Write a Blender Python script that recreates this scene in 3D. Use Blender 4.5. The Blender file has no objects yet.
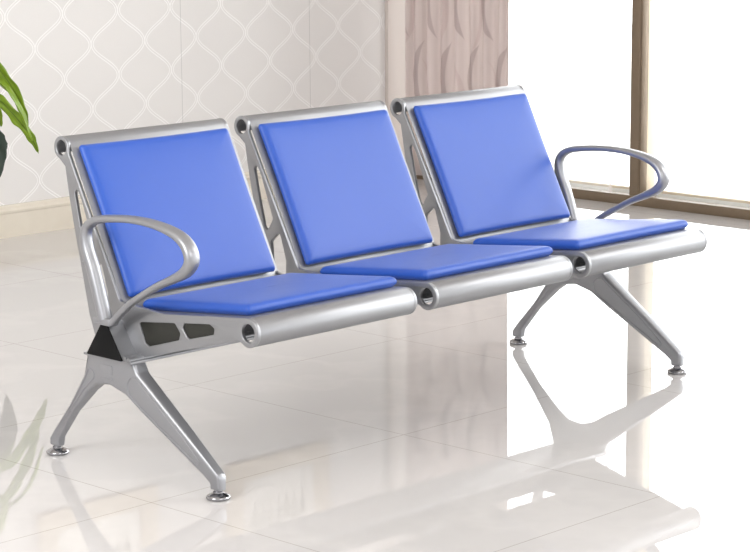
import bpy, bmesh, math, random
from mathutils import Vector, Matrix
random.seed(7)
PI = math.pi
scene = bpy.context.scene
COL = scene.collection

# ------------------------------------------------------------------ helpers
def lin(c):
    return tuple(((v/255)/12.92 if v/255 <= .04045 else ((v/255+.055)/1.055)**2.4) for v in c) + (1.0,)

def link(o, parent=None):
    COL.objects.link(o)
    if parent is not None: o.parent = parent
    return o

def tag(o, label=None, cat=None, group=None, kind=None):
    if label: o['label'] = label
    if cat: o['category'] = cat
    if group: o['group'] = group
    if kind: o['kind'] = kind
    return o

def empty(name, loc, label, cat, group=None):
    o = bpy.data.objects.new(name, None)
    o.location = loc; o.empty_display_size = .1
    link(o)
    return tag(o, label, cat, group)

def mk(name, bm, mat, parent=None, smooth=True, angle=35, recalc=True):
    """bmesh in world coordinates -> ONE object; geometry is stored relative to its thing's origin."""
    if recalc: bmesh.ops.recalc_face_normals(bm, faces=bm.faces[:])
    if parent is not None:
        p = parent; off = Vector(p.location)
        while p.parent: p = p.parent; off += Vector(p.location)
        bmesh.ops.translate(bm, verts=bm.verts[:], vec=-off)
    me = bpy.data.meshes.new(name)
    bm.to_mesh(me); bm.free()
    me.materials.append(mat)
    if smooth:
        me.polygons.foreach_set('use_smooth', [True]*len(me.polygons))
        me.set_sharp_from_angle(angle=math.radians(angle))
    return link(bpy.data.objects.new(name, me), parent)

def box(bm, x0, x1, y0, y1, z0, z1, bev=0, seg=2):
    r = bmesh.ops.create_cube(bm, size=1)
    vs = r['verts']
    for v in vs:
        v.co = Vector((x0+(v.co.x+.5)*(x1-x0), y0+(v.co.y+.5)*(y1-y0), z0+(v.co.z+.5)*(z1-z0)))
    if bev:
        es = list({e for v in vs for e in v.link_edges})
        bmesh.ops.bevel(bm, geom=es, offset=bev, segments=seg, affect='EDGES', profile=.5)

def fillet(pts, r, seg=5):
    """closed polygon with rounded corners; pts are (a, b) or (a, b, radius)"""
    out = []; n = len(pts)
    for i in range(n):
        P = Vector(pts[i][:2]); A = Vector(pts[i-1][:2]); B = Vector(pts[(i+1) % n][:2])
        rr = pts[i][2] if len(pts[i]) > 2 else r
        if rr <= 0: out.append(tuple(P)); continue
        u = (A-P); v = (B-P); lu, lv = u.length, v.length
        u.normalize(); v.normalize()
        ang = u.angle(v)
        if ang > PI*.985: out.append(tuple(P)); continue
        d = min(rr/math.tan(ang/2), lu*.48, lv*.48)
        a, b = P+u*d, P+v*d
        for k in range(seg+1):
            t = k/seg
            q = a*(1-t)**2 + P*2*t*(1-t) + b*t*t
            out.append((q.x, q.y))
    return out

def arc(c, r, a0, a1, n=16):
    return [(c[0]+r*math.cos(math.radians(a0+(a1-a0)*k/n)), c[1]+r*math.sin(math.radians(a0+(a1-a0)*k/n))) for k in range(n+1)]

def dedupe(lp, eps=.0007):
    out = []
    for q in lp:
        if not out or (Vector(q)-Vector(out[-1])).length > eps: out.append(q)
    while (Vector(out[0])-Vector(out[-1])).length < eps: out.pop()
    return out

def plate(bm, loops, x0, x1, bev=.0015):
    """flat YZ outline (first loop) with holes (other loops), solid between x0 and x1, rounded rims"""
    cu = bpy.data.curves.new('tmp', 'CURVE'); cu.dimensions = '2D'; cu.fill_mode = 'BOTH'
    for lp in loops:
        lp = dedupe(lp)
        s = cu.splines.new('POLY'); s.points.add(len(lp)-1)
        for p, q in zip(s.points, lp): p.co = (q[0], q[1], 0, 1)
        s.use_cyclic_u = True
    th = (x1-x0)/2
    cu.extrude = max(th-bev, 0); cu.bevel_depth = bev; cu.bevel_resolution = 2; cu.offset = -bev
    o = bpy.data.objects.new('tmp', cu); COL.objects.link(o)
    dg = bpy.context.evaluated_depsgraph_get()
    me = bpy.data.meshes.new_from_object(o.evaluated_get(dg))
    M = Matrix(((0, 0, 1, (x0+x1)/2), (1, 0, 0, 0), (0, 1, 0, 0), (0, 0, 0, 1)))
    me.transform(M)
    n0 = len(bm.verts)
    bm.from_mesh(me)
    bm.verts.ensure_lookup_table()
    nv = bm.verts[n0:]
    bmesh.ops.remove_doubles(bm, verts=nv, dist=1e-6)
    COL.objects.unlink(o); bpy.data.objects.remove(o); bpy.data.curves.remove(cu); bpy.data.meshes.remove(me)

def catmull(P, n=8):
    out = []
    for i in range(len(P)-1):
        a = P[max(i-1, 0)]; b = P[i]; c = P[i+1]; d = P[min(i+2, len(P)-1)]
        for k in range(n):
            t = k/n
            out.append(tuple(.5*((2*b[j])+(-a[j]+c[j])*t+(2*a[j]-5*b[j]+4*c[j]-d[j])*t*t+(-a[j]+3*b[j]-3*c[j]+d[j])*t**3) for j in range(len(b))))
    out.append(tuple(P[-1])); return out

def tube(bm, path, ra, rb=None, side=Vector((1, 0, 0)), seg=20, pw=2.0, cap=True):
    """sweep; ra = radius along the in-plane normal, rb = radius along 'side' (numbers or lists)"""
    n = len(path); path = [Vector(p) for p in path]
    if rb is None: rb = ra
    rings = []
    for i, p in enumerate(path):
        t = (path[min(i+1, n-1)]-path[max(i-1, 0)]).normalized()
        s = side - t*side.dot(t)
        if s.length < 1e-4: s = t.orthogonal()
        s.normalize(); m = t.cross(s)
        a = ra[i] if hasattr(ra, '__len__') else ra
        b = rb[i] if hasattr(rb, '__len__') else rb
        ring = []
        for k in range(seg):
            th = 2*PI*k/seg; c, d = math.cos(th), math.sin(th)
            ring.append(bm.verts.new(p + m*(a*math.copysign(abs(c)**(2/pw), c)) + s*(b*math.copysign(abs(d)**(2/pw), d))))
        rings.append(ring)
    for r0, r1 in zip(rings, rings[1:]):
        for k in range(seg): bm.faces.new((r0[k], r0[(k+1) % seg], r1[(k+1) % seg], r1[k]))
    if cap: bm.faces.new(rings[0]); bm.faces.new(rings[-1])

def lathe(bm, prof, cx, cy, seg=32, close=True):
    rings = []
    for r, z in prof:
        rings.append([bm.verts.new((cx+r*math.cos(2*PI*k/seg), cy+r*math.sin(2*PI*k/seg), z)) for k in range(seg)])
    for a, b in zip(rings, rings[1:]):
        for k in range(seg): bm.faces.new((a[k], a[(k+1) % seg], b[(k+1) % seg], b[k]))
    if close: bm.faces.new(rings[0]); bm.faces.new(rings[-1])

def prism_x(bm, prof, x0, x1):
    a = [bm.verts.new((x0, y, z)) for y, z in prof]; b = [bm.verts.new((x1, y, z)) for y, z in prof]
    n = len(prof)
    for k in range(n): bm.faces.new((a[k], a[(k+1) % n], b[(k+1) % n], b[k]))
    bm.faces.new(a); bm.faces.new(b)

# ------------------------------------------------------------------ materials
def new_mat(name, col, rough=.5, metal=0, **kw):
    m = bpy.data.materials.new(name); m.use_nodes = True
    b = m.node_tree.nodes['Principled BSDF']
    b.inputs['Base Color'].default_value = lin(col) if max(col) > 1 else tuple(col)+(1,)
    b.inputs['Roughness'].default_value = rough; b.inputs['Metallic'].default_value = metal
    for k, v in kw.items(): b.inputs[k.replace('_', ' ')].default_value = v
    return m

class NT:
    def __init__(s, m): s.t = m.node_tree; s.n = s.t.nodes; s.bsdf = s.n.get('Principled BSDF')
    def node(s, typ, **kw):
        n = s.n.new(typ)
        for k, v in kw.items(): setattr(n, k, v)
        return n
    def l(s, a, b): s.t.links.new(a, b)
    def math(s, op, a, b=None, c=None, clamp=False):
        n = s.n.new('ShaderNodeMath'); n.operation = op; n.use_clamp = clamp
        for i, v in enumerate((a, b, c)):
            if v is None: continue
            if isinstance(v, (int, float)): n.inputs[i].default_value = v
            else: s.l(v, n.inputs[i])
        return n.outputs[0]
    def mix(s, f, a, b):
        n = s.n.new('ShaderNodeMix'); n.data_type = 'RGBA'
        for sock, v in ((n.inputs[0], f), (n.inputs[6], a), (n.inputs[7], b)):
            if isinstance(v, (int, float, tuple)): sock.default_value = v
            else: s.l(v, sock)
        return n.outputs[2]
    def pos(s):
        g = s.n.new('ShaderNodeNewGeometry'); x = s.n.new('ShaderNodeSeparateXYZ'); s.l(g.outputs['Position'], x.inputs[0])
        return g.outputs['Position'], x.outputs[0], x.outputs[1], x.outputs[2]
    def noise(s, vec, scale, detail=2, rough=.5):
        n = s.n.new('ShaderNodeTexNoise'); n.inputs['Scale'].default_value = scale; n.inputs['Detail'].default_value = detail
        n.inputs['Roughness'].default_value = rough
        if vec is not None: s.l(vec, n.inputs['Vector'])
        return n.outputs['Fac']
    def bump(s, h, strength, dist):
        b = s.n.new('ShaderNodeBump'); b.inputs['Strength'].default_value = strength; b.inputs['Distance'].default_value = dist
        s.l(h, b.inputs['Height']); s.l(b.outputs[0], s.bsdf.inputs['Normal'])

silver = new_mat('silver_paint', (156, 157, 160), .36, .78)
nt = NT(silver); P_, *_r = nt.pos(); nt.bump(nt.noise(P_, 900, 2), .05, .0004)
silver_sheet = new_mat('silver_sheet', (154, 155, 158), .44, .8)
nt = NT(silver_sheet); P_, *_r = nt.pos(); nt.bump(nt.noise(P_, 900, 2), .05, .0004)
cast = new_mat('silver_casting', (160, 161, 165), .38, .75)
nt = NT(cast); P_, *_r = nt.pos(); nt.bump(nt.noise(P_, 600, 2), .06, .0005)
chrome = new_mat('chrome', (160, 160, 163), .07, 1.0)
black = new_mat('black_plastic', (9, 9, 10), .6, Specular_IOR_Level=.2)
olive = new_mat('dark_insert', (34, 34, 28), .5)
rubber = new_mat('rubber', (20, 20, 20), .8)

blue = new_mat('blue_leatherette', (37, 83, 178), .42)
nt = NT(blue); P_, *_r = nt.pos()
nt.bsdf.inputs['Sheen Weight'].default_value = .12; nt.bsdf.inputs['Sheen Roughness'].default_value = .4
nt.bump(nt.math('ADD', nt.noise(P_, 420, 3), nt.math('MULTIPLY', nt.noise(P_, 9, 1), 6.0)), .10, .0015)

# floor: polished porcelain tiles, thin grey joints
floor_m = new_mat('floor_tile', (232, 225, 218), .008, 0, IOR=1.56)
nt = NT(floor_m); P_, X, Y, Z = nt.pos()
def joint(c, off, size):
    f = nt.math('FRACT', nt.math('DIVIDE', nt.math('SUBTRACT', c, off), size))
    d = nt.math('MINIMUM', f, nt.math('SUBTRACT', 1.0, f))
    return nt.math('LESS_THAN', d, .0011/size)
j = nt.math('MAXIMUM', joint(X, -.14, .8575), joint(Y, -.158, .835))
v = nt.noise(P_, 1.1, 5, .55)
vein = nt.math('SUBTRACT', 1.0, nt.math('MULTIPLY', nt.math('ABSOLUTE', nt.math('SUBTRACT', v, .5)), 26.0), clamp=True)
cl = nt.mix(nt.math('MULTIPLY', nt.noise(P_, .8, 3), .6), lin((211, 209, 208)), lin((203, 199, 198)))
cl = nt.mix(nt.math('MULTIPLY', vein, .22), cl, lin((228, 225, 222)))
cl = nt.mix(nt.math('MULTIPLY', j, .75), cl, lin((150, 140, 130)))
nt.l(cl, nt.bsdf.inputs['Base Color'])

# wall: pale wallpaper with an embossed ogee lattice of double lines, panel seams
wall_m = new_mat('ogee_wallpaper', (222, 218, 213), .6)
nt = NT(wall_m); P_, X, Y, Z = nt.pos()
a_, PZ = .1435, .266
u = nt.math('DIVIDE', nt.math('SUBTRACT', X, 2.118), a_)
ph = nt.math('MULTIPLY', nt.math('SUBTRACT', Z, .745), 2*PI/PZ)
c = nt.math('MULTIPLY', nt.math('COSINE', ph), .5)
def curve_d(shift, sign):
    w = nt.math('ADD', nt.math('SUBTRACT', nt.math('SUBTRACT', u, shift), nt.math('MULTIPLY', c, sign)), 1.0)
    return nt.math('ABSOLUTE', nt.math('SUBTRACT', nt.math('FLOORED_MODULO', w, 2.0), 1.0))
# curves centred at u = -.5 (+2k) lean to +, at u = .5 (+2k) lean to -
d = nt.math('MINIMUM', curve_d(-.5, .92), curve_d(.5, -.92))
sl = nt.math('MULTIPLY', nt.math('SINE', ph), .92*PI/PZ*a_)
d = nt.math('DIVIDE', nt.math('MULTIPLY', d, a_), nt.math('SQRT', nt.math('ADD', 1.0, nt.math('MULTIPLY', sl, sl))))
strand = nt.math('SUBTRACT', 1.0, nt.math('DIVIDE', nt.math('ABSOLUTE', nt.math('SUBTRACT', d, .0052)), .0034), clamp=True)
f = nt.math('FRACT', nt.math('DIVIDE', nt.math('SUBTRACT', X, 2.893-.766*8), .766))
seam = nt.math('LESS_THAN', nt.math('MINIMUM', f, nt.math('SUBTRACT', 1.0, f)), .0022)
seam = nt.math('MULTIPLY', seam, nt.math('GREATER_THAN', X, 2.5))
cl = nt.mix(nt.math('MULTIPLY', nt.noise(P_, 160, 2), .35), lin((226, 223, 221)), lin((217, 214, 212)))
cl = nt.mix(nt.math('MULTIPLY', strand, .8), cl, lin((252, 251, 250)))
cl = nt.mix(nt.math('MULTIPLY', seam, .45), cl, lin((150, 150, 148)))
nt.l(cl, nt.bsdf.inputs['Base Color'])
nt.bump(nt.math('ADD', strand, nt.math('MULTIPLY', nt.noise(P_, 500, 2), .25)), .35, .002)

marble = new_mat('cream_marble', (226, 214, 192), .22)
nt = NT(marble); P_, X, Y, Z = nt.pos()
cl = nt.mix(nt.noise(P_, 9, 5, .6), lin((230, 223, 210)), lin((216, 206, 190)))
nt.l(cl, nt.bsdf.inputs['Base Color'])
jamb_m = new_mat('painted_jamb', (206, 196, 190), .5)
plain_wall = new_mat('plain_wall', (224, 219, 213), .6)
nt = NT(plain_wall); P_, *_r = nt.pos(); nt.bump(nt.noise(P_, 90, 3), .1, .001)

bronze = new_mat('bronze_aluminium', (128, 112, 94), .4, .25)
nt = NT(bronze); P_, *_r = nt.pos()
cl = nt.mix(nt.noise(P_, 30, 3), lin((132, 116, 97)), lin((122, 105, 86))); nt.l(cl, nt.bsdf.inputs['Base Color'])
beige = new_mat('beige_profile', (238, 222, 198), .5)
terrace_m = new_mat('terrace', (240, 238, 234), .7)
nt = NT(terrace_m); P_, *_r = nt.pos()
cl = nt.mix(nt.noise(P_, 3, 4), lin((244, 242, 238)), lin((232, 228, 222))); nt.l(cl, nt.bsdf.inputs['Base Color'])

glass = bpy.data.materials.new('window_glass'); glass.use_nodes = True
t = glass.node_tree; t.nodes.clear()
o_ = t.nodes.new('ShaderNodeOutputMaterial'); mx = t.nodes.new('ShaderNodeMixShader'); tr = t.nodes.new('ShaderNodeBsdfTransparent')
gl = t.nodes.new('ShaderNodeBsdfGlossy'); gl.inputs['Roughness'].default_value = .01; fr = t.nodes.new('ShaderNodeFresnel'); fr.inputs[0].default_value = 1.3
t.links.new(fr.outputs[0], mx.inputs[0]); t.links.new(tr.outputs[0], mx.inputs[1]); t.links.new(gl.outputs[0], mx.inputs[2]); t.links.new(mx.outputs[0], o_.inputs[0])
tr.inputs[0].default_value = (.97, .98, .98, 1)

def cloth(name, col, trans, opac, pattern=False):
    m = bpy.data.materials.new(name); m.use_nodes = True
    nt = NT(m); t = m.node_tree; t.nodes.remove(nt.bsdf)
    out = [n for n in t.nodes if n.type == 'OUTPUT_MATERIAL'][0]
    df = nt.node('ShaderNodeBsdfDiffuse'); tl = nt.node('ShaderNodeBsdfTranslucent'); m1 = nt.node('ShaderNodeMixShader'); m1.inputs[0].default_value = trans
    tp = nt.node('ShaderNodeBsdfTransparent'); m2 = nt.node('ShaderNodeMixShader'); m2.inputs[0].default_value = opac
    if pattern:
        P_, X, Y, Z = nt.pos()
        # vertical streaks and tall leaf shapes woven darker into the cloth
        mp = nt.node('ShaderNodeMapping'); mp.inputs['Scale'].default_value = (30, 30, 1.2); nt.l(P_, mp.inputs[0])
        st = nt.noise(mp.outputs[0], 1.0, 3)
        cl = nt.mix(st, lin((226, 217, 214)), lin((202, 191, 188)))
        def leaves(off_y, off_z, wy, hz, bow, wid):
            zz = nt.math('DIVIDE', nt.math('SUBTRACT', Z, off_z), hz)
            row = nt.math('FLOOR', zz); fz = nt.math('SUBTRACT', nt.math('SUBTRACT', zz, row), .5)
            yy = nt.math('ADD', nt.math('DIVIDE', nt.math('SUBTRACT', Y, off_y), wy), nt.math('MULTIPLY', row, .5))
            fy = nt.math('SUBTRACT', nt.math('FRACT', yy), .5)
            env = nt.math('SUBTRACT', .25, nt.math('MULTIPLY', fz, fz))
            cen = nt.math('MULTIPLY', nt.math('SUBTRACT', env, .12), bow)
            dd = nt.math('ABSOLUTE', nt.math('SUBTRACT', fy, cen))
            return nt.math('MULTIPLY', nt.math('SUBTRACT', nt.math('MULTIPLY', env, wid), dd), 40.0, clamp=True)
        lf = leaves(2.62, .33, .17, .34, 1.3, .55)
        lf2 = leaves(2.70, .18, .21, .42, -1.1, .30)
        cl = nt.mix(nt.math('MULTIPLY', lf, .42), cl, lin((156, 141, 140)))
        cl = nt.mix(nt.math('MULTIPLY', lf2, .25), cl, lin((184, 164, 162)))
        nt.l(cl, df.inputs[0]); nt.l(cl, tl.inputs[0])
    else:
        df.inputs[0].default_value = lin(col); tl.inputs[0].default_value = lin(col)
    nt.l(df.outputs[0], m1.inputs[1]); nt.l(tl.outputs[0], m1.inputs[2])
    nt.l(tp.outputs[0], m2.inputs[1]); nt.l(m1.outputs[0], m2.inputs[2]); nt.l(m2.outputs[0], out.inputs[0])
    return m
curtain_m = cloth('patterned_curtain', (200, 186, 180), .5, 1.0, True)
sheer_m = cloth('sheer_voile', (250, 248, 247), .6, .16)
hem_m = cloth('sheer_hem', (240, 230, 226), .45, .55)

leaf_m = new_mat('leaf_green', (92, 124, 22), .38)
nt = NT(leaf_m); P_, *_r = nt.pos()
tc = nt.node('ShaderNodeTexCoord'); sx = nt.node('ShaderNodeSeparateXYZ'); nt.l(tc.outputs['UV'], sx.inputs[0])
mid = nt.math('SUBTRACT', 1.0, nt.math('DIVIDE', nt.math('ABSOLUTE', nt.math('SUBTRACT', sx.outputs[0], .5)), .07), clamp=True)
cl = nt.mix(nt.noise(P_, 25, 3), lin((140, 168, 24)), lin((92, 124, 14)))
cl = nt.mix(nt.math('MULTIPLY', mid, .75), cl, lin((44, 60, 16))); nt.l(cl, nt.bsdf.inputs['Base Color'])
nt.bsdf.inputs['Transmission Weight'].default_value = 0
dark_leaf = new_mat('leaf_dark', (48, 62, 52), .4)
stem_m = new_mat('stem', (94, 92, 44), .6)
pot_m = new_mat('white_ceramic', (226, 224, 220), .2)
soil_m = new_mat('soil', (58, 44, 34), .95)
frame_beige = new_mat('cream_frame', (214, 198, 174), .45)
mat_board = new_mat('mat_board', (238, 234, 226), .8)
print_m = new_mat('print_ink', (128, 124, 104), .8)

# ------------------------------------------------------------------ the setting
WY, WX, H = 3.2, 4.284, 2.8
bm = bmesh.new(); box(bm, -6.5, 4.40, -7, 3.4, -.12, 0)
tag(mk('floor', bm, floor_m, smooth=False), kind='structure')
bm = bmesh.new(); box(bm, -6.5, 4.60, WY, 3.4, 0, H)
tag(mk('wall_back', bm, wall_m, smooth=False), kind='structure')
bm = bmesh.new(); box(bm, -6.5, 4.60, -7, 3.4, H, H+.15)
tag(mk('ceiling', bm, plain_wall, smooth=False), kind='structure')
bm = bmesh.new()
box(bm, 4.147, WX+.10, WY-.022, WY, 0, 2.52, .003)
tag(mk('trim_1', bm, jamb_m), kind='structure')
bm = bmesh.new()
box(bm, WX, WX+.14, -7, WY, 2.5, H)
tag(mk('wall_right', bm, plain_wall, smooth=False), kind='structure')
# skirting: cream marble slab with a stepped, rounded top moulding
bm = bmesh.new()
prof = [(WY, 0), (WY-.02, 0), (WY-.02, .095), (WY-.024, .100), (WY-.026, .108), (WY-.022, .116), (WY-.014, .121), (WY-.010, .130), (WY, .130)]
prism_x(bm, prof, -6.5, 4.147)
tag(mk('baseboard_back', bm, marble, angle=20), kind='structure')

# glazed window wall
W = tag(bpy.data.objects.new('window_1', None), kind='structure'); W.location = (WX, 1.8, 0); link(W)
bm = bmesh.new()
box(bm, WX, WX+.05, -7, WY-.022, 0, .043, .002)
box(bm, WX+.05, WX+.10, -7, WY-.022, 0, .030, .002)
mk('window_sill_rail', bm, bronze, W)
bm = bmesh.new(); box(bm, WX+.10, WX+.125, -7, WY-.022, 0, .050, .002)
mk('window_sill', bm, terrace_m, W)
bm = bmesh.new(); box(bm, WX+.10, WX+.125, -7, WY-.022, .050, .062, .002)
mk('window_track', bm, beige, W)
bm = bmesh.new(); box(bm, WX, WX+.10, -7, WY-.022, 2.44, 2.5, .002)
mk('window_head_rail', bm, bronze, W)
for y0 in (1.757, .15, -1.45, -3.05, -4.65):
    bm = bmesh.new()
    box(bm, WX, WX+.055, y0+.055, y0+.104, .043, 2.44, .003)
    box(bm, WX+.006, WX+.050, y0+.050, y0+.056, .043, 2.44, .001)
    mk('window_post', bm, bronze, W)
    bm = bmesh.new(); box(bm, WX+.056, WX+.118, y0+.052, y0+.085, .06, 2.44, .002)
    mk('window_post_liner', bm, beige, W)
ys = [-7, -4.65, -3.05, -1.45, .15, 1.757, WY-.03]
for a, b in zip(ys, ys[1:]):
    bm = bmesh.new(); box(bm, WX+.028, WX+.034, a+.10, b+.056, .04, 2.45)
    mk('window_pane', bm, glass, W, smooth=False)
bm = bmesh.new(); box(bm, 4.40, 14, -12, 9, -.16, -.03)
tag(mk('terrace_ground', bm, terrace_m, smooth=False), kind='structure')

# ------------------------------------------------------------------ the bench
bench = empty('waiting_bench', (.885, .05, 0),
    'three-seat silver metal waiting bench with blue padded seats, two loop armrests and splayed legs', 'bench')
C1, R1 = (.3195, .780), .0278      # top roll
C2, R2 = (-.348, .408), .0341     # front roll
nb = Vector((-.894, .447)).normalized(); db = Vector((-.447, -.894)).normalized()
tilt = math.radians(5.5)
ds = Vector((math.cos(tilt), -math.sin(tilt))); ns = Vector((math.sin(tilt), math.cos(tilt)))
T1 = Vector(C1)+nb*R1; T2 = Vector(C2)+ns*R2
# intersection of the back line and the seat line
den = db.x*ds.y-db.y*ds.x
tt = ((T2-T1).x*ds.y-(T2-T1).y*ds.x)/den
K = T1+db*tt
a_nb = math.degrees(math.atan2(nb.y, nb.x)); a_ns = math.degrees(math.atan2(ns.y, ns.x))
fil = fillet([tuple(T1), tuple(K)+(.045,), tuple(T2)], .045, 8)
mid_pts = [q for q in fil if (Vector(q)-K).length < .2]
shell_path = arc(C1, R1, -35, a_nb, 22) + [tuple(T1+db*.1), tuple(T1+db*.2)] + \
    sorted(mid_pts, key=lambda q: (Vector(q)-T1).length if False else 0) + [tuple(T2+ds*.2), tuple(T2+ds*.1)] + arc(C2, R2, a_ns, 292, 30)

def sheet(bm, path, x0, x1, th=.0022):
    n = len(path); V = [Vector(p) for p in path]; off = []
    for i in range(n):
        t = (V[min(i+1, n-1)]-V[max(i-1, 0)]).normalized()
        off.append(Vector((-t.y, t.x))*-1)
    xs = [x0, x0+.0015, x1-.0015, x1]
    grid_o, grid_i = [], []
    for j, x in enumerate(xs):
        e = .0006 if j in (0, 3) else 0
        grid_o.append([bm.verts.new((x, *(V[i]-off[i]*e))) for i in range(n)])
        grid_i.append([bm.verts.new((x, *(V[i]-off[i]*(th-e)))) for i in range(n)])
    for g in (grid_o, grid_i):
        for a, b in zip(g, g[1:]):
            for i in range(n-1): bm.faces.new((a[i], a[i+1], b[i+1], b[i]))
    for j in (0, 3):
        for i in range(n-1): bm.faces.new((grid_o[j][i], grid_o[j][i+1], grid_i[j][i+1], grid_i[j][i]))
    for i in (0, n-1):
        for j in range(3): bm.faces.new((grid_o[j][i], grid_o[j+1][i], grid_i[j+1][i], grid_i[j][i]))

# side bracket outline: back upright + seat arm in one casting
outline = fillet([(.2925, .768, 0), (.1105, .4225, .02), (-.05, .4135, .02), (-.318, .4400, .0)], .02, 6)
outline += arc(C2, .0345, 84, 306, 30)
outline += fillet([(-.318, .3855, 0), (.015, .298, .01), (.10, .278, .01), (.205, .315, .03), (.228, .375, .03), (.250, .470, .03), (.274, .571, .03), (.293, .659, .03), (.306, .735, 0)], .02, 5)
outline += arc(C1, .0285, -72, 155, 22)
hole1 = arc(C1, .0190, 0, -345, 22); hole2 = arc(C2, .0215, 0, -345, 22)
s1 = fillet([(.262, .684), (.272, .672), (.254, .592), (.236, .522), (.224, .510), (.203, .545), (.245, .655)], .007, 4)
s2 = fillet([(.178, .512), (.211, .484), (.207, .430), (.190, .392), (.156, .402), (.155, .440)], .008, 4)
w1 = fillet([(.040, .381), (-.092, .396), (-.112, .374), (-.106, .357), (.004, .326), (.018, .332)], .007, 4)
w2 = fillet([(-.126, .4005), (-.216, .4105), (-.233, .403), (-.230, .388), (-.143, .365), (-.134, .370), (-.120, .388)], .007, 4)
UW = .534
def cushion(name, x0, x1, O, du, dn, u0, u1, h, parent):
    """padded cushion: rounded rectangle rings; du runs along the panel, dn out of it"""
    cx, cu_ = (x0+x1)/2, (u0+u1)/2; hx, hu = (x1-x0)/2, (u1-u0)/2
    rings = [(.010, 0), (.006, .004), (.0012, .009), (0, h*.50), (.0022, h*.70), (.0062, h*.86), (.012, h*.95), (.022, h*.995), (.05, h*1.03), (.09, h*1.05), (.14, h*1.06), (.19, h*1.065)]
    bm = bmesh.new(); prev = None; seg = 8
    for ins, hh in rings:
        ring = []
        ax, au = hx-ins, hu-ins; r = max(.009-ins*.2, .004)
        for q, (sx, su) in enumerate(((1, 1), (-1, 1), (-1, -1), (1, -1))):
            corner = []
            for k in range(seg+1):
                th = PI/2*(q+k/seg)
                corner.append((sx*(ax-r)+r*math.cos(th), su*(au-r)+r*math.sin(th)))
            ring += corner
            # straight side towards the next corner, subdivided, bowed a little inwards
            nx = ((-1, 1), (-1, -1), (1, -1), (1, 1))[q]
            th = PI/2*(q+1)
            e = (nx[0]*(ax-r)+r*math.cos(th), nx[1]*(au-r)+r*math.sin(th)); s = corner[-1]
            for k in range(1, 12):
                t = k/12; bow = .0022*math.sin(PI*t)
                p = (s[0]+(e[0]-s[0])*t, s[1]+(e[1]-s[1])*t)
                ring.append((p[0]-math.cos(th)*bow, p[1]-math.sin(th)*bow))
        vs = []
        for px, pu in ring:
            q = Vector(O)+Vector(du)*(cu_+pu)+Vector(dn)*hh
            vs.append(bm.verts.new((cx+px, q.x, q.y)))
        if prev:
            n = len(vs)
            for k in range(n): bm.faces.new((prev[k], prev[(k+1) % n], vs[(k+1) % n], vs[k]))
        else: bm.faces.new(vs)
        prev = vs
    bm.faces.new(prev)
    return mk(name, bm, blue, parent, angle=80)

for i in range(3):
    X0 = .6*i
    bm = bmesh.new(); sheet(bm, shell_path, X0+.008, X0+UW-.003)
    mk('seat_shell', bm, silver_sheet, bench, angle=40)
    for s in (0, 1):
        xa = X0 if s == 0 else X0+UW-.0135
        bm = bmesh.new(); plate(bm, [outline, hole1, hole2, s1, s2, w1, w2], xa, xa+.010, .0018)
        br = mk('side_bracket', bm, silver, bench, angle=30)
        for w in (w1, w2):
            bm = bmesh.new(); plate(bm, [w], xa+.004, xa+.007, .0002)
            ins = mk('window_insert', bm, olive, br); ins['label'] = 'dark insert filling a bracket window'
    cushion('backrest_cushion', X0+.022, X0+.510, T1, db, nb, .012, .412, .026, bench)
    # seat cushion: du runs rearwards from the front roll
    cushion('seat_cushion', X0+.026, X0+.528, T2, ds, ns, .022, .405, .028, bench)
    # bolts holding the shell to the beam
    for xx in (X0+.10, X0+.43):
        bm = bmesh.new(); box(bm, xx-.02, xx+.02, .06, .16, .372, .392, .004)
        mk('beam_clamp', bm, cast, bench)

# beam: triangular extrusion with black end caps and two small front beads
tri = fillet([(.109, .386), (.046, .292), (.176, .292)], .004, 3)
bm = bmesh.new(); prism_x(bm, tri, -.047, 1.797)
for yy, zz in ((.040, .297), (.026, .295)):
    tube(bm, [(-.047, yy, zz), (1.797, yy, zz)], .0065, side=Vector((0, 1, 0)), seg=12)
box(bm, -.047, 1.797, .016, .196, .286, .2925, .001)
beam = mk('beam', bm, silver, bench)
for xa in (-.052, 1.797):
    bm = bmesh.new(); plate(bm, [fillet([(.109, .389), (.043, .291), (.179, .291)], .003, 3)], xa, xa+.005, .001)
    e = mk('end_cap', bm, black, beam); e['label'] = 'black triangular end cap'

# armrests
arm_pts = [(.110, .384), (.130, .445), (.151, .505), (.172, .555), (.172, .596), (.145, .620), (.095, .632), (-.002, .640), (-.092, .636), (-.162, .621), (-.199, .598),
           (-.211, .566), (-.191, .538), (-.148, .516), (-.085, .489), (.004, .441), (.050, .408), (.082, .380)]
def widths(i):
    # in-plane and sideways radii along the loop
    a = [.0168, .0168, .0166, .0158, .0125, .0105, .0095, .0090, .0095, .0115, .0138, .0145, .0132, .0108, .0090, .0085, .0085, .0085]
    b = [.0172, .0172, .0170, .0165, .0150, .0160, .0170, .0175, .0180, .0190, .0196, .0200, .0190, .0168, .0148, .0130, .0120, .0120]
    return a[i], b[i]
for xa in (-.045, 1.750):
    P4 = [(xa, *q, *widths(i)) for i, q in enumerate(arm_pts)]
    sm = catmull(P4, 7)
    bm = bmesh.new()
    tube(bm, [q[:3] for q in sm], [q[3] for q in sm], [q[4] for q in sm], seg=24, pw=2.3)
    # thin collar where the upright meets the loop and foot plate on the beam
    tube(bm, [(xa, .1625, .522), (xa, .1640, .526)], .0174, .0178, seg=24, pw=2.3)
    box(bm, xa-.014, xa+.016, .078, .140, .372, .391, .004)
    mk('armrest', bm, cast, bench, angle=50)

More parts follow.
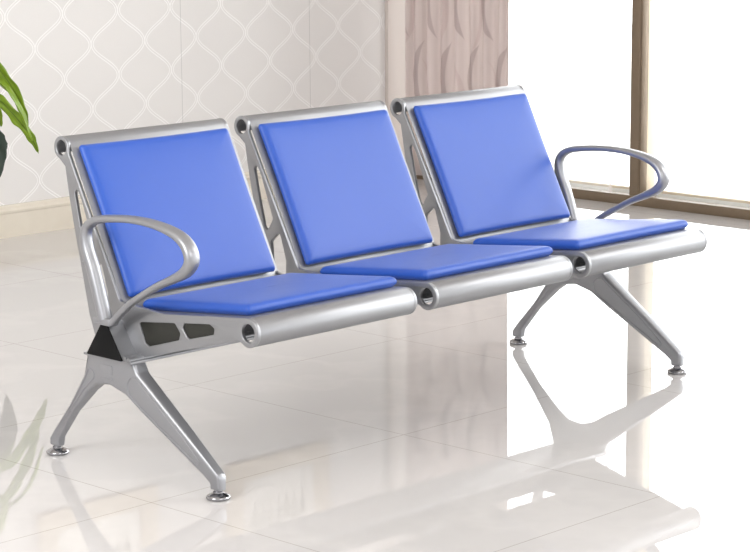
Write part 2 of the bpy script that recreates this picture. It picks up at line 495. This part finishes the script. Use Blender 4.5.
# legs: Y castings with recessed webs
leg_out = fillet([(.200, .2905, .003), (.219, .228, .03), (.286, .139, .02), (.358, .060, .02), (.374, .040, .01), (.373, .022, .003), (.341, .022, .003), (.337, .046, .012),
                  (.276, .122, .02), (.205, .187, .03), (.168, .212, .03), (.120, .218, .03), (.062, .203, .04), (.004, .168, .03), (-.212, .050, .015), (-.232, .036, .008), (-.233, .022, .003),
                  (-.265, .022, .003), (-.266, .058, .02), (-.240, .078, .02), (-.152, .144, .02), (.012, .262, .02), (.026, .2905, .003)], .01, 5)
rec_front = fillet([(.050, .232, .012), (.036, .250, .012), (.016, .250, .01), (-.150, .128, .01), (-.200, .083, .004), (-.196, .072, .004), (.0, .178, .02), (.044, .205, .012)], .01, 5)
rec_rear = fillet([(.196, .252, .01), (.176, .244, .01), (.176, .228, .01), (.215, .196, .015), (.290, .118, .01), (.340, .060, .003), (.344, .064, .003), (.276, .139, .01), (.208, .226, .01)], .01, 5)
rec_small = fillet([(.150, .232), (.102, .232), (.102, .236), (.150, .236)], .0015, 2)
for xl in (-.012, 1.781):
    bm = bmesh.new()
    plate(bm, [leg_out], xl-.021, xl+.021, .0085)
    for sx in (-1, 1):          # cast ridges that frame the webs, a small plaque and a short bar on the hub
        for lp in (rec_front, rec_rear):
            L_ = dedupe(lp); L_.append(L_[0]); L_.append(L_[1])
            tube(bm, [(xl+sx*.0211, *q) for q in L_], .0019, .0019, seg=8, cap=False)
        plate(bm, [rec_small], xl+sx*.021-.002, xl+sx*.021+.002, .0008)
        plate(bm, [fillet([(.148, .268), (.104, .268), (.104, .244), (.148, .244)], .004, 3)], xl+sx*.021-.0014, xl+sx*.021+.0014, .0008)
    # casting narrows towards the feet
    for v in bm.verts:
        k = min(max((v.co.z-.03)/.18, 0), 1)
        v.co.x = xl + (v.co.x-xl)*(.60+.40*k)
    leg = mk('leg', bm, cast, bench, angle=32)
    for fy in (.357, -.249):
        bm = bmesh.new()
        lathe(bm, [(.0255, .0), (.0285, .002), (.0290, .0055), (.0270, .0085), (.021, .0120), (.014, .0145), (.0125, .0155), (.0125, .019), (.0095, .0195), (.0095, .026)], xl, fy, 40)
        ft = mk('foot', bm, chrome, leg, angle=50); ft['label'] = 'round chrome levelling foot'

# ------------------------------------------------------------------ curtains
def drape(name, y0, y1, x, z0, z1, amp, waves, mat, parent=None, n=220, th=.0, seed=1):
    rnd = random.Random(seed)
    phs = [rnd.uniform(0, 6.28) for _ in range(4)]
    bm = bmesh.new(); rows = []
    zs = [z0+(z1-z0)*k/14 for k in range(15)]
    for j, z in enumerate(zs):
        g = .7+.3*(1-j/14)
        row = []
        for i in range(n+1):
            t = i/n
            w = math.sin(2*PI*waves*t+phs[0])+.45*math.sin(2*PI*waves*.53*t+phs[1]+.3*z)+.25*math.sin(2*PI*waves*1.9*t+phs[2])
            row.append(bm.verts.new((x+amp*g*w, y0+(y1-y0)*t+.004*math.sin(3*z+9*t), z)))
        rows.append(row)
    for a, b in zip(rows, rows[1:]):
        for i in range(n): bm.faces.new((a[i], a[i+1], b[i+1], b[i]))
    return mk(name, bm, mat, parent, angle=180, recalc=False)
c1 = empty('curtain', (4.225, 2.81, .03), 'mauve-beige patterned curtain gathered beside the window corner, with tall leaf motifs', 'curtain')
cl_o = drape('curtain_cloth', 2.50, 3.128, 4.222, .03, 2.44, .012, 7.5, curtain_m, c1)
sol = cl_o.modifiers.new('thickness', 'SOLIDIFY'); sol.thickness = .0015
c2 = empty('sheer_curtain', (4.265, 2.25, .05), 'thin white sheer voile curtain hanging against the bright window glass', 'curtain')
drape('voile', 1.95, 2.55, 4.262, .05, 2.44, .006, 7, sheer_m, c2, seed=4)
for k, (ya, yb) in enumerate(((2.447, 2.470), (1.937, 1.950))):
    drape('hem', ya, yb, 4.258, .05, 2.44, .002, 1, hem_m, c2, n=12, seed=8+k)
bm = bmesh.new(); box(bm, 4.20, 4.27, -.2, WY-.03, 2.44, 2.47, .003)
tag(mk('trim_2', bm, pot_m), kind='structure')

# ------------------------------------------------------------------ plant at the left edge
PX, PY = 1.04, 2.38
plant = empty('potted_plant', (PX, PY, 0), 'green potted plant whose long drooping leaves enter at the left edge', 'plant')
bm = bmesh.new()
lathe(bm, [(.085, 0), (.095, .01), (.125, .23), (.130, .245), (.120, .245), (.112, .215), (.02, .212)], PX, PY, 40)
mk('pot', bm, pot_m, plant)
bm = bmesh.new(); lathe(bm, [(.112, .205), (.113, .218), (.05, .224), (.005, .225)], PX, PY, 24); mk('soil', bm, soil_m, plant)
def leaf(path, w, mat, face=Vector((-.7, -.7, .15)), lobes=5, seed=0):
    rnd = random.Random(seed); P = catmull([tuple(p) for p in path], 8); n = len(P)-1
    bm = bmesh.new(); uv = bm.loops.layers.uv.new('UVMap'); rows = []
    for i, p in enumerate(P):
        p = Vector(p); t = (Vector(P[min(i+1, n)])-Vector(P[max(i-1, 0)])).normalized()
        s = t.cross(face).normalized(); nn = s.cross(t).normalized()
        f = i/n
        ww = w*(math.sin(PI*min(f*.92+.07, 1))**.7)*(1+.13*math.sin(f*lobes*6.28+seed)) * (1 if f < .97 else .35)
        row = []
        for k in range(7):
            a = (k-3)/3
            row.append((bm.verts.new(p+s*ww*a*(1+.06*math.sin(9*f*6.28+k))+nn*(abs(a)**1.5*ww*.28+.004*math.sin(f*25+k*2))), (k/6, f)))
        rows.append(row)
    for a, b in zip(rows, rows[1:]):
        for k in range(6):
            q = (a[k], a[k+1], b[k+1], b[k]); fc = bm.faces.new([v for v, _ in q])
            for lp, (_, c) in zip(fc.loops, q): lp[uv].uv = c
    o = mk('leaf', bm, mat, plant, angle=180, recalc=False)
    m_ = o.modifiers.new('thickness', 'SOLIDIFY'); m_.thickness = .0012
    return o
top = Vector((PX+.02, PY, .22))
# the leaves the photograph shows
leaf([(1.10, 2.38, .68), (1.20, 2.39, .78), (1.31, 2.40, .79), (1.372, 2.40, .735), (1.428, 2.40, .655), (1.455, 2.40, .585), (1.466, 2.40, .53)], .018, leaf_m, seed=1)
leaf([(1.10, 2.36, .60), (1.20, 2.38, .675), (1.31, 2.38, .665), (1.375, 2.38, .615), (1.432, 2.38, .553), (1.472, 2.38, .50), (1.495, 2.38, .450)], .019, leaf_m, seed=2)
leaf([(1.20, 2.42, .66), (1.29, 2.42, .66), (1.345, 2.42, .62), (1.366, 2.42, .555)], .018, leaf_m, seed=3)
leaf([(1.10, 2.30, .48), (1.17, 2.30, .56), (1.235, 2.30, .55), (1.262, 2.30, .49), (1.258, 2.30, .39)], .036, dark_leaf, lobes=2, seed=5)
stems = [((PX+.06, PY, .70), .45), ((PX+.05, PY-.02, .64), .4), ((PX+.14, PY+.04, .66), .4), ((PX+.07, PY-.08, .46), .25)]
for k in range(9):
    an = PI*.35+k*PI*1.35/8; hh = .45+.35*((k*37) % 10)/10; rr = .26+.12*((k*53) % 10)/10
    d_ = Vector((math.cos(an), math.sin(an), 0))
    b0 = Vector((PX, PY, 0))+d_*.05
    pts = [b0+Vector((0, 0, hh)), b0+d_*rr*.35+Vector((0, 0, hh+.10)), b0+d_*rr*.75+Vector((0, 0, hh+.05)), b0+d_*rr+Vector((0, 0, hh-.12))]
    leaf(pts, .028, leaf_m if k % 3 else dark_leaf, face=Vector((d_.x*.3, d_.y*.3, 1)), seed=k+10)
    stems.append((tuple(pts[0]), hh*.6))
for e_, hm in stems:
    bm = bmesh.new(); e_ = Vector(e_); b0 = Vector((PX, PY, .215))+(e_-Vector((PX, PY, e_.z)))*.3
    m_ = (b0+e_)/2+Vector((random.uniform(-.01, .01), random.uniform(-.01, .01), .02))
    sp = catmull([tuple(b0), tuple(m_), tuple(e_)], 6)
    tube(bm, sp, [.005-.0025*i/len(sp) for i in range(len(sp))], seg=8)
    mk('stem', bm, stem_m, plant)

# ------------------------------------------------------------------ framed prints higher on the wall (seen mirrored in the floor)
for cx, lab in ((2.36, 'cream-framed botanical print mirrored in the floor behind the left legs'),
                (3.41, 'cream-framed botanical print mirrored in the floor right of the left front foot')):
    z0, z1, hw, bw = 1.18, 2.03, .315, .085
    f = empty('picture_frame', (cx, WY, z0), lab, 'picture', 'framed prints on the wall')
    bm = bmesh.new()
    for (xa, xb, za, zb) in ((cx-hw, cx+hw, z0, z0+bw), (cx-hw, cx+hw, z1-bw, z1), (cx-hw, cx-hw+bw, z0+bw, z1-bw), (cx+hw-bw, cx+hw, z0+bw, z1-bw)):
        box(bm, xa, xb, WY-.035, WY, za, zb, .006)
    mk('frame', bm, frame_beige, f)
    bm = bmesh.new(); box(bm, cx-hw+bw, cx+hw-bw, WY-.015, WY, z0+bw, z1-bw)
    mk('mat_board', bm, mat_board, f)
    bm = bmesh.new(); rnd = random.Random(int(cx*10))
    for k in range(7):
        bx = cx-.15+.05*k; bz = z0+.20; hh = rnd.uniform(.06, .20)
        tube(bm, [(bx, WY-.016, bz), (bx+rnd.uniform(-.02, .02), WY-.016, bz+hh)], .0022, seg=6)
        for q in range(5):
            zz = bz+hh*(.3+.17*q)
            for s in (-1, 1):
                tube(bm, [(bx, WY-.016, zz), (bx+s*.012, WY-.016, zz+.014), (bx+s*.020, WY-.016, zz+.020)], [.0015, .005, .001], [.001]*3, side=Vector((0, 1, 0)), seg=6)
    mk('plant_drawing', bm, print_m, f)

# ------------------------------------------------------------------ light
w = bpy.data.worlds.new('daylight'); scene.world = w; w.use_nodes = True
t = w.node_tree; t.nodes.clear()
out = t.nodes.new('ShaderNodeOutputWorld'); bg = t.nodes.new('ShaderNodeBackground'); tc = t.nodes.new('ShaderNodeTexCoord')
sp = t.nodes.new('ShaderNodeSeparateXYZ'); t.links.new(tc.outputs['Generated'], sp.inputs[0])
mr = t.nodes.new('ShaderNodeMapRange'); mr.interpolation_type = 'SMOOTHSTEP'
for k, v in (('From Min', .15), ('From Max', .75), ('To Min', 0), ('To Max', 1)): mr.inputs[k].default_value = v
t.links.new(sp.outputs[0], mr.inputs['Value'])
mxc = t.nodes.new('ShaderNodeMix'); mxc.data_type = 'RGBA'
mxc.inputs[6].default_value = (.97, .975, .99, 1); mxc.inputs[7].default_value = (5.5, 5.5, 5.5, 1)
mz = t.nodes.new('ShaderNodeMapRange'); mz.interpolation_type = 'SMOOTHSTEP'
for k, v in (('From Min', .3), ('From Max', .65), ('To Min', 1), ('To Max', .04)): mz.inputs[k].default_value = v
t.links.new(sp.outputs[2], mz.inputs['Value'])
mm = t.nodes.new('ShaderNodeMath'); mm.operation = 'MULTIPLY'; t.links.new(mr.outputs[0], mm.inputs[0]); t.links.new(mz.outputs[0], mm.inputs[1])
t.links.new(mm.outputs[0], mxc.inputs[0]); t.links.new(mxc.outputs[2], bg.inputs[0]); t.links.new(bg.outputs[0], out.inputs[0])

def area(name, loc, target, sx, sy, power, col=(1, 1, 1)):
    l = bpy.data.lights.new(name, 'AREA'); l.shape = 'RECTANGLE'; l.size = sx; l.size_y = sy; l.energy = power; l.color = col
    o = bpy.data.objects.new(name, l); COL.objects.link(o); o.location = loc
    o.rotation_euler = (Vector(target)-Vector(loc)).to_track_quat('-Z', 'Y').to_euler()
    return o
area('softbox_front', (-.6, -3.6, 2.7), (.9, .3, .3), 2.2, 1.6, 50)
area('fill_right', (3.1, -2.1, 2.45), (.9, 0, .45), 1.3, 1.0, 30)  # added unseen fill, brightens the flat shell sheet and gives the cushions sheen
area('softbox_left', (-2.6, -.2, 1.9), (2.0, 3.2, 1.0), 1.6, 1.6, 60)

sl_ = bpy.data.lights.new('sun', 'SUN'); sl_.energy = 7; sl_.angle = .01; so = bpy.data.objects.new('sun', sl_); COL.objects.link(so)
so.rotation_euler = Vector((.15, -.70, -.70)).to_track_quat('-Z', 'Y').to_euler(); so.location = (8, 6, 6)

# ------------------------------------------------------------------ camera (fitted to the photograph)
CX, CY, CZ, YAW, PIT, F, ROLL = -3.36440946, -4.02042822, 1.451465, -.80015925, .18141674, 2223.75295, -.00650068
cam = bpy.data.cameras.new('camera'); co = bpy.data.objects.new('camera', cam); COL.objects.link(co)
fw = Vector((-math.sin(YAW)*math.cos(PIT), math.cos(YAW)*math.cos(PIT), -math.sin(PIT)))
rt = Vector((math.cos(YAW), math.sin(YAW), 0)); up = rt.cross(fw)
r2 = rt*math.cos(ROLL)+up*math.sin(ROLL); u2 = up*math.cos(ROLL)-rt*math.sin(ROLL)
co.matrix_world = Matrix(((r2.x, u2.x, -fw.x, CX), (r2.y, u2.y, -fw.y, CY), (r2.z, u2.z, -fw.z, CZ), (0, 0, 0, 1)))
cam.sensor_fit = 'HORIZONTAL'; cam.sensor_width = 36; cam.lens = F/750*36; cam.clip_end = 200
scene.camera = co
vs = scene.view_settings
vs.view_transform = 'Standard'; vs.look = 'None'; vs.gamma = 1; vs.exposure = .22; vs.use_curve_mapping = False
